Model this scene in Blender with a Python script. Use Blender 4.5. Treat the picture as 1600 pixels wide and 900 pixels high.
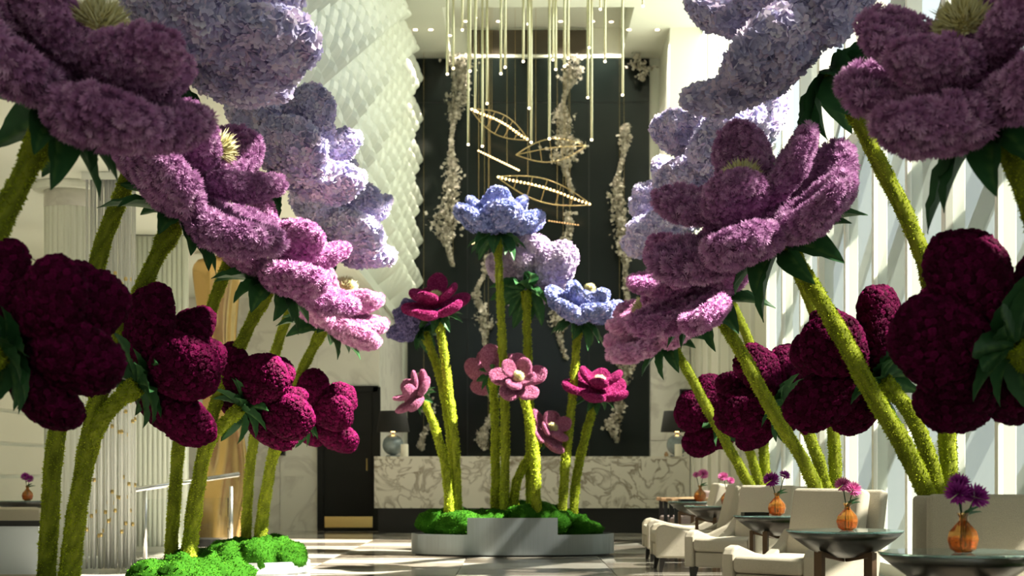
import bpy, math, random
import numpy as np
from mathutils import Matrix, Vector, noise as mnoise

for o in list(bpy.data.objects):
    bpy.data.objects.remove(o, do_unlink=True)
SC = bpy.context.scene
COL = SC.collection
rng = np.random.default_rng(7)
random.seed(7)
PI = math.pi

# ------------------------------------------------------------------ camera
F = 2500.0; VX = 810.0; HY = 740.0; CH = 0.95
cam = bpy.data.cameras.new('camera'); camo = bpy.data.objects.new('camera', cam); COL.objects.link(camo)
camo.location = (0, 0, CH); camo.rotation_euler = (PI/2, 0, 0)
cam.sensor_width = 36; cam.lens = F*36/1600
cam.shift_x = (800-VX)/1600; cam.shift_y = (HY-450)/1600
cam.dof.use_dof = True; cam.dof.focus_distance = 10.5; cam.dof.aperture_fstop = 3.2
SC.camera = camo
# ------------------------------------------------------------------ world, sun, exposure
w = bpy.data.worlds.new('world'); SC.world = w; w.use_nodes = True
bg = w.node_tree.nodes['Background']; bg.inputs[0].default_value = (0.84, 0.97, 0.97, 1); bg.inputs[1].default_value = 0.9
sun = bpy.data.lights.new('sun', 'SUN'); suno = bpy.data.objects.new('sun', sun); COL.objects.link(suno)
sun.energy = 36; sun.angle = math.radians(0.8); sun.color = (1.0, 0.95, 0.80)
suno.location = (12, 20, 15)
suno.rotation_euler = Vector((-0.62, 0.14, -0.74)).to_track_quat('-Z', 'Y').to_euler()
SC.view_settings.view_transform = 'Standard'; SC.view_settings.look = 'None'
SC.view_settings.exposure = 0.32; SC.view_settings.gamma = 1.0; SC.view_settings.use_curve_mapping = False
SC.cycles.use_denoising = True
SC.cycles.max_bounces = 8; SC.cycles.diffuse_bounces = 4; SC.cycles.transparent_max_bounces = 12
SC.cycles.sample_clamp_indirect = 6

def wpt(px, py, D):
    return Vector(((px-VX)*D/F, D, CH+(HY-py)*D/F))

# ------------------------------------------------------------------ materials
MATS = {}
def nmat(name):
    m = bpy.data.materials.new(name); m.use_nodes = True
    nt = m.node_tree
    return m, nt, nt.nodes['Principled BSDF'], nt.nodes['Material Output']
def plain(name, col, rough=0.6, metal=0.0, bump=0.0, bscale=60, var=0.0, vscale=4, spec=0.5, emit=0, ecol=None, stretch=None, coat=0, trans=0, ior=1.45):
    m, nt, b, out = nmat(name)
    b.inputs['Base Color'].default_value = (*col, 1); b.inputs['Roughness'].default_value = rough
    b.inputs['Metallic'].default_value = metal; b.inputs['Specular IOR Level'].default_value = spec
    b.inputs['Coat Weight'].default_value = coat; b.inputs['Transmission Weight'].default_value = trans; b.inputs['IOR'].default_value = ior
    tc = nt.nodes.new('ShaderNodeTexCoord'); vec = tc.outputs['Object']
    if stretch:
        mp = nt.nodes.new('ShaderNodeMapping'); mp.inputs['Scale'].default_value = stretch
        nt.links.new(vec, mp.inputs[0]); vec = mp.outputs[0]
    if var:
        n = nt.nodes.new('ShaderNodeTexNoise'); n.inputs['Scale'].default_value = vscale; n.inputs['Detail'].default_value = 4
        nt.links.new(vec, n.inputs['Vector'])
        mr = nt.nodes.new('ShaderNodeMapRange'); mr.inputs['From Min'].default_value = .3; mr.inputs['From Max'].default_value = .7
        mr.inputs['To Min'].default_value = 1-var; mr.inputs['To Max'].default_value = 1+var
        nt.links.new(n.outputs[0], mr.inputs[0])
        mx = nt.nodes.new('ShaderNodeVectorMath'); mx.operation = 'SCALE'; mx.inputs[0].default_value = col
        nt.links.new(mr.outputs[0], mx.inputs['Scale']); nt.links.new(mx.outputs[0], b.inputs['Base Color'])
    if bump:
        n = nt.nodes.new('ShaderNodeTexNoise'); n.inputs['Scale'].default_value = bscale; n.inputs['Detail'].default_value = 5
        nt.links.new(vec, n.inputs['Vector'])
        bp = nt.nodes.new('ShaderNodeBump'); bp.inputs['Strength'].default_value = bump; bp.inputs['Distance'].default_value = .02
        nt.links.new(n.outputs[0], bp.inputs['Height']); nt.links.new(bp.outputs[0], b.inputs['Normal'])
    if emit:
        b.inputs['Emission Color'].default_value = (*(ecol or col), 1); b.inputs['Emission Strength'].default_value = emit
    MATS[name] = m; return m
def leafy(name, stops, trans=0.3, rough=.6, attr='tint', spec=.08):
    """petal / leaf / moss: colour from a per-floret random attribute, part of the light passes through"""
    m, nt, b, out = nmat(name)
    at = nt.nodes.new('ShaderNodeAttribute'); at.attribute_name = attr
    r = nt.nodes.new('ShaderNodeValToRGB'); el = r.color_ramp.elements
    while len(el) < len(stops): el.new(.5)
    for e, (p, c) in zip(el, stops): e.position = p; e.color = (*c, 1)
    nt.links.new(at.outputs['Fac'], r.inputs[0]); nt.links.new(r.outputs[0], b.inputs['Base Color'])
    b.inputs['Roughness'].default_value = rough; b.inputs['Specular IOR Level'].default_value = spec
    if trans:
        t = nt.nodes.new('ShaderNodeBsdfTranslucent'); nt.links.new(r.outputs[0], t.inputs[0])
        mx = nt.nodes.new('ShaderNodeMixShader'); mx.inputs[0].default_value = trans
        nt.links.new(b.outputs[0], mx.inputs[1]); nt.links.new(t.outputs[0], mx.inputs[2]); nt.links.new(mx.outputs[0], out.inputs[0])
    MATS[name] = m; return m
def marble(name, base, vein, scale=1.2, rough=.25, amount=.5, warp=1.5, coat=0, sharp=.05):
    m, nt, b, out = nmat(name)
    tc = nt.nodes.new('ShaderNodeTexCoord'); oi = nt.nodes.new('ShaderNodeObjectInfo')
    ad = nt.nodes.new('ShaderNodeVectorMath'); ad.operation = 'MULTIPLY_ADD'
    nt.links.new(oi.outputs['Random'], ad.inputs[0]); ad.inputs[1].default_value = (17, 23, 9); nt.links.new(tc.outputs['Object'], ad.inputs[2])
    n1 = nt.nodes.new('ShaderNodeTexNoise'); n1.inputs['Scale'].default_value = scale; n1.inputs['Detail'].default_value = 8; n1.inputs['Distortion'].default_value = warp
    nt.links.new(ad.outputs[0], n1.inputs['Vector'])
    r = nt.nodes.new('ShaderNodeValToRGB'); e = r.color_ramp.elements
    e[0].position = .5-sharp*2; e[0].color = (0, 0, 0, 1); e[1].position = .5; e[1].color = (1, 1, 1, 1)
    x = e.new(.5+sharp); x.color = (0, 0, 0, 1)
    nt.links.new(n1.outputs[0], r.inputs[0])
    n2 = nt.nodes.new('ShaderNodeTexNoise'); n2.inputs['Scale'].default_value = scale*.6; n2.inputs['Detail'].default_value = 4
    nt.links.new(ad.outputs[0], n2.inputs['Vector'])
    ml = nt.nodes.new('ShaderNodeMath'); ml.operation = 'MULTIPLY'; nt.links.new(r.outputs[0], ml.inputs[0]); nt.links.new(n2.outputs[0], ml.inputs[1])
    m2 = nt.nodes.new('ShaderNodeMath'); m2.operation = 'MULTIPLY'; nt.links.new(ml.outputs[0], m2.inputs[0]); m2.inputs[1].default_value = amount*2
    mx = nt.nodes.new('ShaderNodeMix'); mx.data_type = 'RGBA'; mx.inputs[6].default_value = (*base, 1); mx.inputs[7].default_value = (*vein, 1)
    nt.links.new(m2.outputs[0], mx.inputs[0]); nt.links.new(mx.outputs[2], b.inputs['Base Color'])
    b.inputs['Roughness'].default_value = rough; b.inputs['Coat Weight'].default_value = coat; b.inputs['Coat Roughness'].default_value = .05
    MATS[name] = m; return m

plain('white_paint', (.74, .76, .67), .7)
plain('ceiling_white', (.76, .77, .66), .8)
plain('clad_white', (.74, .78, .68), .35)
plain('pilaster', (.72, .72, .63), .6)
plain('dark_glass', (.006, .009, .008), .14, spec=.28)
plain('dark_coffer', (.05, .04, .025), .3)
plain('black_door', (.006, .007, .006), .5, spec=.25)
plain('louvre_grey', (.10, .105, .10), .6)
plain('black', (.01, .01, .01), .4)
plain('brass', (.62, .47, .20), .28, 1.0)
plain('brass_dull', (.55, .42, .20), .4, 1.0)
plain('rod_brass', (.62, .60, .42), .22, 1.0)
plain('gold_sculpt', (.78, .52, .22), .2, 1.0, bump=.08, bscale=5)
plain('steel', (.42, .46, .48), .33, 1.0, var=.08, vscale=3, stretch=(60, 60, .6))
plain('planter_metal', (.24, .27, .285), .40, .85, var=.06, vscale=3, stretch=(40, 40, .5))
plain('planter_white', (.50, .54, .57), .35, .3)
plain('chrome', (.75, .77, .78), .2, 1.0)
plain('bowl_metal', (.15, .145, .135), .30, .85, var=.2, vscale=9)
plain('bronze_leg', (.14, .085, .05), .45, .6)
plain('fabric', (.56, .51, .41), .9, bump=.5, bscale=260, var=.06, vscale=150, spec=.1, stretch=(1, 1, 1))
plain('fabric_mauve', (.32, .25, .24), .9, bump=.4, bscale=200, spec=.1)
plain('chair_leg', (.02, .018, .016), .4)
plain('wood', (.42, .26, .14), .45, var=.15, vscale=8)
plain('candle', (.82, .78, .66), .6)
plain('lamp_glass', (.22, .27, .29), .15, var=.25, vscale=10, coat=.6)
plain('lamp_shade', (.012, .011, .010), .8)
plain('warm_bulb', (1, .75, .4), .5, emit=14, ecol=(1, .55, .18))
plain('pendant_tip', (1, .9, .7), .5, emit=7, ecol=(1, .82, .55))
plain('bulb', (1, .8, .5), .5, emit=5, ecol=(1, .68, .33))
plain('bulb_far', (1, .6, .3), .5, emit=1.6, ecol=(1, .50, .2))
plain('downlight', (1, .9, .8), .5, emit=5, ecol=(1, .78, .58))
plain('cream_panel', (.66, .65, .54), .7)
plain('floor_gap', (.10, .09, .08), .5)
plain('red_sign', (.6, .03, .02), .5)
plain('light_shell', (.015, .015, .015), .4)
marble('marble_desk', (.70, .66, .57), (.26, .21, .15), 2.6, .25, .8, 1.6, sharp=.045)
marble('marble_wall', (.66, .65, .58), (.42, .40, .36), .9, .35, .5, 1.6, sharp=.04)
marble('floor_light', (.42, .40, .35), (.28, .25, .21), 1.1, .12, .4, 1.4)
marble('floor_reflect_grey', (.26, .23, .19), (.17, .14, .12), 1.1, .12, .5, 1.4)
marble('floor_reflect_dark', (.11, .09, .07), (.30, .26, .2), 1.3, .10, .4, 1.4)
plain('glass_green', (.55, .80, .76), .02, trans=.85, ior=1.5)
plain('glass_rod', (.86, .88, .85), .12, trans=.45, ior=1.4)
plain('amber_glass', (.90, .34, .06), .03, trans=.8, ior=1.45)
plain('clear_glass', (.95, .97, .97), .02, trans=1.0, ior=1.1)

leafy('hyd_lilac', [(0, (.42, .41, .63)), (.45, (.58, .54, .75)), (.75, (.70, .58, .75)), (1, (.80, .77, .89))], .34)
leafy('hyd_blue', [(0, (.18, .22, .46)), (.5, (.30, .34, .62)), (.85, (.42, .42, .68)), (1, (.58, .56, .76))], .25)
leafy('hyd_dusk', [(0, (.10, .09, .22)), (.5, (.17, .15, .33)), (1, (.27, .22, .42))], .2)
leafy('hyd_pale', [(0, (.40, .33, .50)), (.5, (.55, .44, .60)), (1, (.68, .58, .70))], .3)
leafy('mum_purple', [(0, (.30, .12, .28)), (.5, (.48, .23, .46)), (.85, (.60, .34, .58)), (1, (.70, .48, .66))], .32)
leafy('mum_orchid', [(0, (.32, .10, .27)), (.5, (.50, .22, .45)), (.85, (.62, .34, .57)), (1, (.70, .46, .64))], .32)
leafy('mum_pink', [(0, (.48, .18, .38)), (.5, (.66, .34, .56)), (.85, (.76, .46, .66)), (1, (.82, .58, .74))], .32)
leafy('burgundy', [(0, (.035, .0008, .012)), (.5, (.085, .001, .032)), (1, (.20, .003, .075))], .22, .7)
leafy('magenta', [(0, (.22, .015, .09)), (.5, (.34, .03, .16)), (1, (.46, .07, .24))], .2, .8)
leafy('rose', [(0, (.34, .11, .21)), (.5, (.46, .17, .30)), (1, (.58, .28, .40))], .2, .8)
leafy('stamen', [(0, (.70, .60, .22)), (.5, (.82, .74, .36)), (1, (.90, .86, .55))], .3)
leafy('leaf', [(0, (.012, .06, .022)), (.5, (.03, .10, .034)), (1, (.10, .20, .06))], .25, .45, spec=.22)
leafy('moss_core', [(0, (.10, .12, .012)), (.5, (.17, .20, .02)), (1, (.26, .29, .03))], 0, .9)
leafy('moss', [(0, (.17, .22, .008)), (.5, (.38, .46, .022)), (.9, (.58, .64, .05)), (1, (.54, .46, .10))], .3, .8)
leafy('moss_bright', [(0, (.011, .055, .003)), (.5, (.029, .12, .005)), (1, (.065, .19, .010))], .2, .9)

def shade_mat():
    m, nt, b, out = nmat('window_shade')
    b.inputs['Base Color'].default_value = (.36, .43, .39, 1); b.inputs['Roughness'].default_value = .8
    t = nt.nodes.new('ShaderNodeBsdfTranslucent'); t.inputs[0].default_value = (.62, .70, .66, 1)
    tr = nt.nodes.new('ShaderNodeBsdfTransparent'); tr.inputs[0].default_value = (1, 1, 1, 1)
    a = nt.nodes.new('ShaderNodeMixShader'); a.inputs[0].default_value = .04
    c = nt.nodes.new('ShaderNodeMixShader'); c.inputs[0].default_value = .30
    nt.links.new(b.outputs[0], a.inputs[1]); nt.links.new(t.outputs[0], a.inputs[2])
    nt.links.new(a.outputs[0], c.inputs[1]); nt.links.new(tr.outputs[0], c.inputs[2]); nt.links.new(c.outputs[0], out.inputs[0])
    MATS['window_shade'] = m
shade_mat()
def fill_frosted_mat():
    m, nt, b, out = nmat('fill_frosted'); b.inputs['Base Color'].default_value = (.7, .75, .70, 1)
    t = nt.nodes.new('ShaderNodeBsdfTranslucent'); t.inputs[0].default_value = (.85, .9, .84, 1)
    a = nt.nodes.new('ShaderNodeMixShader'); a.inputs[0].default_value = .40
    nt.links.new(b.outputs[0], a.inputs[1]); nt.links.new(t.outputs[0], a.inputs[2]); nt.links.new(a.outputs[0], out.inputs[0])
    MATS['fill_frosted'] = m
fill_frosted_mat()

# ------------------------------------------------------------------ mesh helpers
class MB:
    def __init__(s): s.v = []; s.f = []; s.n = 0
    def add(s, V, Fc):
        V = np.asarray(V, float).reshape(-1, 3); s.v.append(V)
        for f in Fc: s.f.append(tuple(int(i)+s.n for i in f))
        s.n += len(V); return s
    def box(s, a, b, M=None):
        x0, y0, z0 = a; x1, y1, z1 = b
        V = np.array([(x0,y0,z0),(x1,y0,z0),(x1,y1,z0),(x0,y1,z0),(x0,y0,z1),(x1,y0,z1),(x1,y1,z1),(x0,y1,z1)], float)
        if M is not None: V = np.array([(M @ Vector(p))[:] for p in V])
        return s.add(V, [(0,3,2,1),(4,5,6,7),(0,1,5,4),(1,2,6,5),(2,3,7,6),(3,0,4,7)])
    def tube(s, pts, r, seg=8, cap=True):
        P = np.array([tuple(p) for p in pts], float); n = len(P)
        r = np.broadcast_to(np.asarray(r, float), (n,))
        fr = frames(P); V = []
        a = np.arange(seg)*2*PI/seg
        for i in range(n):
            V.append(P[i]+r[i]*(np.cos(a)[:, None]*fr[i][0]+np.sin(a)[:, None]*fr[i][1]))
        V = np.concatenate(V); Fc = []
        for i in range(n-1):
            for j in range(seg):
                Fc.append((i*seg+j, i*seg+(j+1) % seg, (i+1)*seg+(j+1) % seg, (i+1)*seg+j))
        if cap:
            Fc.append(tuple(range(seg))[::-1]); Fc.append(tuple((n-1)*seg+j for j in range(seg)))
        return s.add(V, Fc)
    def lathe(s, prof, seg=24, c=(0, 0, 0), cap=True):
        a = np.arange(seg)*2*PI/seg; V = []; Fc = []
        for (r, z) in prof:
            V.append(np.stack([c[0]+r*np.cos(a), c[1]+r*np.sin(a), np.full(seg, c[2]+z)], 1))
        n = len(prof)
        for i in range(n-1):
            for j in range(seg):
                Fc.append((i*seg+j, i*seg+(j+1) % seg, (i+1)*seg+(j+1) % seg, (i+1)*seg+j))
        if cap:
            Fc.append(tuple(range(seg))[::-1]); Fc.append(tuple((n-1)*seg+j for j in range(seg)))
        return s.add(np.concatenate(V), Fc)
    def mesh(s, name, smooth=False):
        me = bpy.data.meshes.new(name)
        me.from_pydata(np.concatenate(s.v).tolist(), [], s.f); me.update()
        if smooth: me.polygons.foreach_set('use_smooth', [True]*len(me.polygons))
        return me
    def obj(s, name, mat, parent=None, smooth=False, loc=None, bevel=0, seg=2):
        o = link(name, s.mesh(name, smooth), mat, parent)
        if loc is not None: o.location = loc
        if bevel:
            md = o.modifiers.new('bevel', 'BEVEL'); md.width = bevel; md.segments = seg; md.limit_method = 'ANGLE'; md.angle_limit = math.radians(35)
        return o
def frames(P):
    T = np.gradient(P, axis=0); T /= np.linalg.norm(T, axis=1)[:, None]+1e-9
    out = []; u = np.cross(T[0], (0, 1, 0.01))
    if np.linalg.norm(u) < .1: u = np.cross(T[0], (1, 0, 0))
    for t in T:
        u = u-t*np.dot(u, t); u /= np.linalg.norm(u); v = np.cross(t, u); out.append((u, v))
    return out
def link(name, me, mat=None, parent=None):
    o = bpy.data.objects.new(name, me); COL.objects.link(o)
    if mat:
        if len(me.materials) == 0: me.materials.append(MATS[mat])
        elif me.materials[0] != MATS[mat]:
            o.material_slots[0].link = 'OBJECT'; o.material_slots[0].material = MATS[mat]
    if parent: o.parent = parent
    return o
def trimesh(name, V, T, tint=None, smooth=False):
    me = bpy.data.meshes.new(name); V = np.ascontiguousarray(V, np.float32); T = np.ascontiguousarray(T, np.int32)
    me.vertices.add(len(V)); me.vertices.foreach_set('co', V.ravel())
    me.loops.add(T.size); me.loops.foreach_set('vertex_index', T.ravel())
    me.polygons.add(len(T)); me.polygons.foreach_set('loop_start', np.arange(0, T.size, T.shape[1], dtype=np.int32))
    if tint is not None:
        a = me.attributes.new('tint', 'FLOAT', 'POINT'); a.data.foreach_set('value', np.ascontiguousarray(tint, np.float32))
    me.update(calc_edges=True); me.validate()
    if smooth: me.polygons.foreach_set('use_smooth', [True]*len(me.polygons))
    return me
def thing(name, label, cat, loc=(0, 0, 0), rotz=0, group=None):
    o = bpy.data.objects.new(name, None); COL.objects.link(o); o.location = loc; o.rotation_euler = (0, 0, rotz)
    o.empty_display_size = .1
    return tag(o, label, cat, group)
def tag(o, label, cat, group=None):
    o['label'] = label; o['category'] = cat
    if group: o['group'] = group
    return o
def struct(o): o['kind'] = 'structure'; return o
def stuff(o): o['kind'] = 'stuff'; return o

# ================================================================== SETTING
XR = 3.4; XL = -6.6; XC = -2.3; YB = 31.8; YD = 26.5; ZC = 9.2; ZM = 3.86
fl = struct(MB().box((XL, -5, -.3), (XR, YB, -.012)).obj('floor', 'floor_gap'))
slab = {}
for k in ('floor_light', 'floor_reflect_grey', 'floor_reflect_dark'):
    slab[k] = MB().box((0, 0, -.012), (1.49, .99, 0)).mesh('floor_tile')
for i in range(7):
    for j in range(4, 31):
        x = -6.58+1.5*i if i < 6 else -6.58+1.5*6
        reflect_band = (j % 4)  # darker slab rows mostly stand in for reflections banding the glossy floor
        k = 'floor_light'
        if i in (2, 4): k = 'floor_reflect_dark' if reflect_band == 0 else 'floor_reflect_grey' if reflect_band == 2 else 'floor_light'
        elif reflect_band == 3: k = 'floor_reflect_grey'
        elif reflect_band == 1 and i in (3, 5): k = 'floor_reflect_dark'
        o = link('floor_tile', slab[k], k, fl)
        sx = 1.0 if i < 6 else .65
        o.location = (x, j*1.0+1.0, 0); o.scale = (sx, 1, 1)

# ceiling with a recess over the reception
ce = MB()
ce.box((XL, -5, ZC), (XR+.1, 28.3, ZC+.2)); ce.box((XL, 28.3, ZC), (-1.35, YB+.2, ZC+.2)); ce.box((2.05, 28.3, ZC), (XR+.1, YB+.2, ZC+.2))
ce.box((-1.35, 31.72, ZC), (2.05, YB+.2, ZC+.06))
ce.box((-1.5, 28.2, ZC+.2), (2.2, YB+.3, ZC+.9)) if False else None
ceil = struct(ce.obj('ceiling', 'ceiling_white'))
cf = MB().box((-1.45, 28.2, ZC+.62), (2.15, YB+.3, ZC+.75)).box((-1.5, 28.2, ZC+.2), (-1.35, YB+.3, ZC+.7)).box((2.05, 28.2, ZC+.2), (2.2, YB+.3, ZC+.7)).box((-1.5, 28.1, ZC+.2), (2.2, 28.3, ZC+.7)).box((-1.5, YB+.06, ZC+.05), (2.2, YB+.25, ZC+.7))
cf.obj('ceiling_recess', 'ceiling_white', ceil)
MB().box((-.95, YB-.04, ZC+.07), (1.36, YB+.05, ZC+.56)).obj('dark_panel', 'dark_coffer', ceil)

# back wall: dark glass recess, marble flank
wb = struct(MB().box((XC-.1, YB, 0), (XR+.1, YB+.3, ZC+.06)).obj('wall_back', 'white_paint'))
pm = MB().box((-2.2, YB-.05, .9), (2.6, YB, 9.18)).obj('dark_glass_backing', 'black', wb)
for (x0, x1) in ((-2.2, -1.02), (-1.0, .19), (.21, 1.39), (1.41, 2.6)):
    for (z0, z1) in ((.9, 4.0), (4.02, 8.3), (8.32, 9.18)):
        MB().box((x0, YB-.07, z0), (x1, YB-.05, z1)).obj('glass_panel', 'dark_glass', wb)
for (z0, z1) in ((0, 1.6), (1.61, 3.2), (3.21, 4.6)):
    MB().box((2.62, YB-.06, z0), (XR, YB, z1)).obj('marble_panel', 'marble_wall', wb)
MB().box((-2.3, YB-.06, 0), (2.6, YB, .88)).obj('dark_panel', 'black', wb)

# marble wall with the black door (stands forward of the recess)
wd = struct(MB().box((XL, YD, 0), (XC, YD+.3, ZM+.3)).obj('wall_door', 'marble_wall'))
def dx(px): return (px-VX)*YD/F
def dz(py): return CH+(HY-py)*YD/F
for (a, b) in ((-6.6, -5.2), (-5.19, -3.95), (-3.94, -3.33)):
    for (z0, z1) in ((0, .9), (.905, 2.4), (2.405, ZM+.25)):
        MB().box((a, YD-.02, z0), (b, YD, z1)).obj('marble_panel', 'marble_wall', wd)
MB().box((-3.325, YD-.02, 2.405), (XC, YD, ZM+.25)).obj('marble_panel', 'marble_wall', wd)
ws = struct(MB().box((XC-.12, YD+.3, 0), (XC, YB, ZM+.3)).obj('wall_recess', 'marble_wall'))
dr = struct(MB().box((-3.32, YD-.05, 0), (-2.32, YD, 2.38)).obj('door_1', 'black_door'))
for k in range(6):
    MB().box((-3.2, YD-.065, .27+.335*k), (-2.42, YD-.05, .27+.335*k+.318)).obj('door_panel', 'black_door', dr)
MB().box((-3.32, YD-.09, 0), (-3.22, YD-.04, 2.38)).obj('door_frame', 'black_door', dr)
MB().box((-2.40, YD-.09, 0), (-2.28, YD-.04, 2.38)).obj('door_frame', 'black_door', dr)
MB().box((-3.32, YD-.09, 2.3), (-2.32, YD-.04, 2.4)).obj('door_frame', 'black_door', dr)
MB().box((-3.2, YD-.075, .06), (-2.41, YD-.05, .24)).obj('kick_plate', 'brass', dr)
MB().tube([(-2.5, YD-.1, 1.0), (-2.5, YD-.1, 1.2)], .012).obj('door_handle', 'brass', dr)

# mezzanine with shingled cladding
mz = struct(MB().box((XL, 9.7, ZM), (XC, YB, ZM+.32)).box((XC-.25, 9.7, ZM+.32), (XC, YB, ZC)).obj('wall_mezzanine', 'white_paint'))
MB().box((XC, 9.7, ZM-.06), (XC+.06, YB, ZM+.10)).obj('edge_beam', 'clad_white', mz)
def tile_mesh():
    W, Hh, P = 2.25, .64, .42; nu, nv = 56, 8; V = []; Fc = []
    for j in range(nv+1):
        v = j/nv
        for i in range(nu+1):
            u = i/nu
            drop = .22*max(0, (u-.6)/.4)**2.2
            z = v*Hh-drop*v
            x = P*(u**.9)*(1-.98*(max(0, .84-v)/.84)**1.2-.5*max(0, v-.84))+.014-.055*u*math.exp(-(((u*7) % 1-.5)/.14)**2)*v
            V.append((x, u*W, z))
    for j in range(nv):
        for i in range(nu):
            a = j*(nu+1)+i; Fc.append((a, a+1, a+nu+2, a+nu+1))
    n = len(V)
    for i in range(nu+1):                       # lid and back
        x, y, z = V[nv*(nu+1)+i]; V.append((0, y, z-.02))
    for i in range(nu):
        a = nv*(nu+1)+i; Fc.append((a, a+1, n+i+1, n+i))
    m = len(V)
    for j in range(nv+1):
        x, y, z = V[j*(nu+1)+nu]; V.append((0, y, z))
    for j in range(nv):
        a = j*(nu+1)+nu; Fc.append((a, m+j, m+j+1, a+nu+1))
    return MB().add(V, Fc).mesh('cladding_scale', False)
tm = tile_mesh()
for r in range(13):
    for c in range(11):
        y = 9.75+c*2.3+(1.15 if r % 2 else 0); z = ZM+.12+r*.40
        if y+2.2 > YB or z > ZC-.1: continue
        o = link('cladding_scale', tm, 'clad_white', mz); o.location = (XC, y, z)
        if z+.64 > ZC: o.scale = (1, 1, (ZC-z)/.64)
    
# left side wall, column, rods
wl = struct(MB().box((XL-.2, -5, 0), (XL, YD, ZC)).obj('wall_left', 'white_paint'))
for k in range(9):
    MB().box((XL, 8, .1+k*.42), (XL+.05, YD, .1+k*.42+.37)).obj('wall_board', 'cream_panel', wl)

# right wall: mullions and drawn shades, clear glazing above
PITCH = F*XR*.000155
wr = struct(MB().box((XR, -5, 0), (XR+.16, YB, .12)).obj('wall_right', 'pilaster'))
wf = MB().box((XL, -5.2, 0), (-2.4, -5, ZC)).box((2.4, -5.2, 0), (XR+.16, -5, ZC)).box((-2.4, -5.2, 0), (2.4, -5, 5.2)).box((-2.4, -5.2, 8.4), (2.4, -5, ZC))
for q in (-1.2, 0, 1.2): wf.box((q-.05, -5.2, 5.2), (q+.05, -5, 8.4))
struct(wf.obj('wall_front', 'white_paint'))
y0 = F*XR/672.0
ZS = 4.3
k = -9
ys = []
while y0+k*PITCH < 31.5:
    y = y0+k*PITCH; k += 1
    if y < -4.5: continue
    ys.append(y)
for i, y in enumerate(ys):
    thick = (round((y-y0)/PITCH) % 4 == 0)
    wd_ = .055 if thick else .032
    MB().box((XR-.045 if thick else XR-.02, y-wd_, 0), (XR+.12, y+wd_, ZC)).obj('mullion', 'pilaster', wr, bevel=.008)
    if i+1 < len(ys):
        zt_ = ZS if y > 9.5 else ZC; p = MB().add([(XR+.02, y+.05, .12), (XR+.02, ys[i+1]-.05, .12), (XR+.02, ys[i+1]-.05, zt_), (XR+.02, y+.05, zt_)], [(0, 1, 2, 3)]);  # unseen near shades drawn up to the ceiling to keep front flowers dim
        if y > 20.6: MB().box((XR+.02, y+.03, .12), (XR+.05, ys[i+1]-.03, ZS)).obj('wall_panel', 'cream_panel', wr)
        elif y < 5.2: MB().box((XR+.02, y+.03, .12), (XR+.05, ys[i+1]-.03, ZC)).obj('wall_panel', 'cream_panel', wr)  # solid bays added out of view to darken the nearest flowers
        else: p.obj('shade_panel', 'window_shade', wr)
        if y > 20.6: MB().add([(XR+.02, y+.03, ZS), (XR+.02, ys[i+1]-.03, ZS), (XR+.02, ys[i+1]-.03, ZC), (XR+.02, y+.03, ZC)], [(0, 1, 2, 3)]).obj('fill_light_pane', 'fill_frosted', wr)  # added, mostly hidden panes that flood the far end with diffuse light
MB().box((XR+.02, ys[-1]+.03, .12), (XR+.05, YB, ZC)).obj('wall_panel', 'cream_panel', wr)
MB().box((XR-.02, -5, ZS), (XR+.1, YB, ZS+.1)).obj('rail', 'pilaster', wr)
MB().box((2.80, 29.6, 4.7), (XR-.02, YB-.07, ZC)).obj('upper_pier', 'pilaster', wr)
# slanted exterior sunscreen that stripes the shades
for i in range(15):
    yy = -6+i*2.9
    b = MB()
    M = Matrix.Translation((4.6, yy, 0)) @ Matrix.Rotation(math.radians(-30), 4, 'X')
    hgt = [.35, .8, .25, .55][i % 4]
    b.box((-.02, -10, 2.2), (.02, 12, 2.2+hgt), M)
    o = struct(b.obj('trim_%d' % (i+1), 'louvre_grey'))

# ================================================================== GIANT FLOWERS
def petal_core(L, W, T, dish, cup, seed, nu=26, nv=16, lump=.02):
    """thick rolled-edge petal, root at x=0, tip at x=L"""
    V = []; r = np.random.default_rng(seed); ph = r.uniform(0, 100, 3)
    for j in range(nv+1):
        phi = -PI/2+PI*j/nv
        for i in range(nu):
            th = 2*PI*i/nu
            cx, cy, cz = math.cos(phi)*math.cos(th), math.cos(phi)*math.sin(th), math.sin(phi)
            rr = math.hypot(cx, cy)
            wf = 1-.22*max(0, -cx)-.04*cx*cx            # narrower at the root
            x = L/2*(1+cx); y = W/2*cy*wf*(1+.08*math.sin(3*th+seed))
            z = T/2*math.copysign(abs(cz)**.75, cz)
            if cz > 0: z -= dish*T*math.exp(-(rr/.62)**4)
            z += cup*(cx*.5+.5)**2*L + .28*cup*cy*cy*W
            d = lump*mnoise.noise(Vector((x*6+ph[0], y*6+ph[1], z*6+ph[2])))*2
            V.append((x+d*cx, y+d*cy, z+d*cz))
    Q = []
    for j in range(nv):
        for i in range(nu):
            Q.append((j*nu+i, j*nu+(i+1) % nu, (j+1)*nu+(i+1) % nu, (j+1)*nu+i))
    return np.array(V), np.array(Q)
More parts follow.
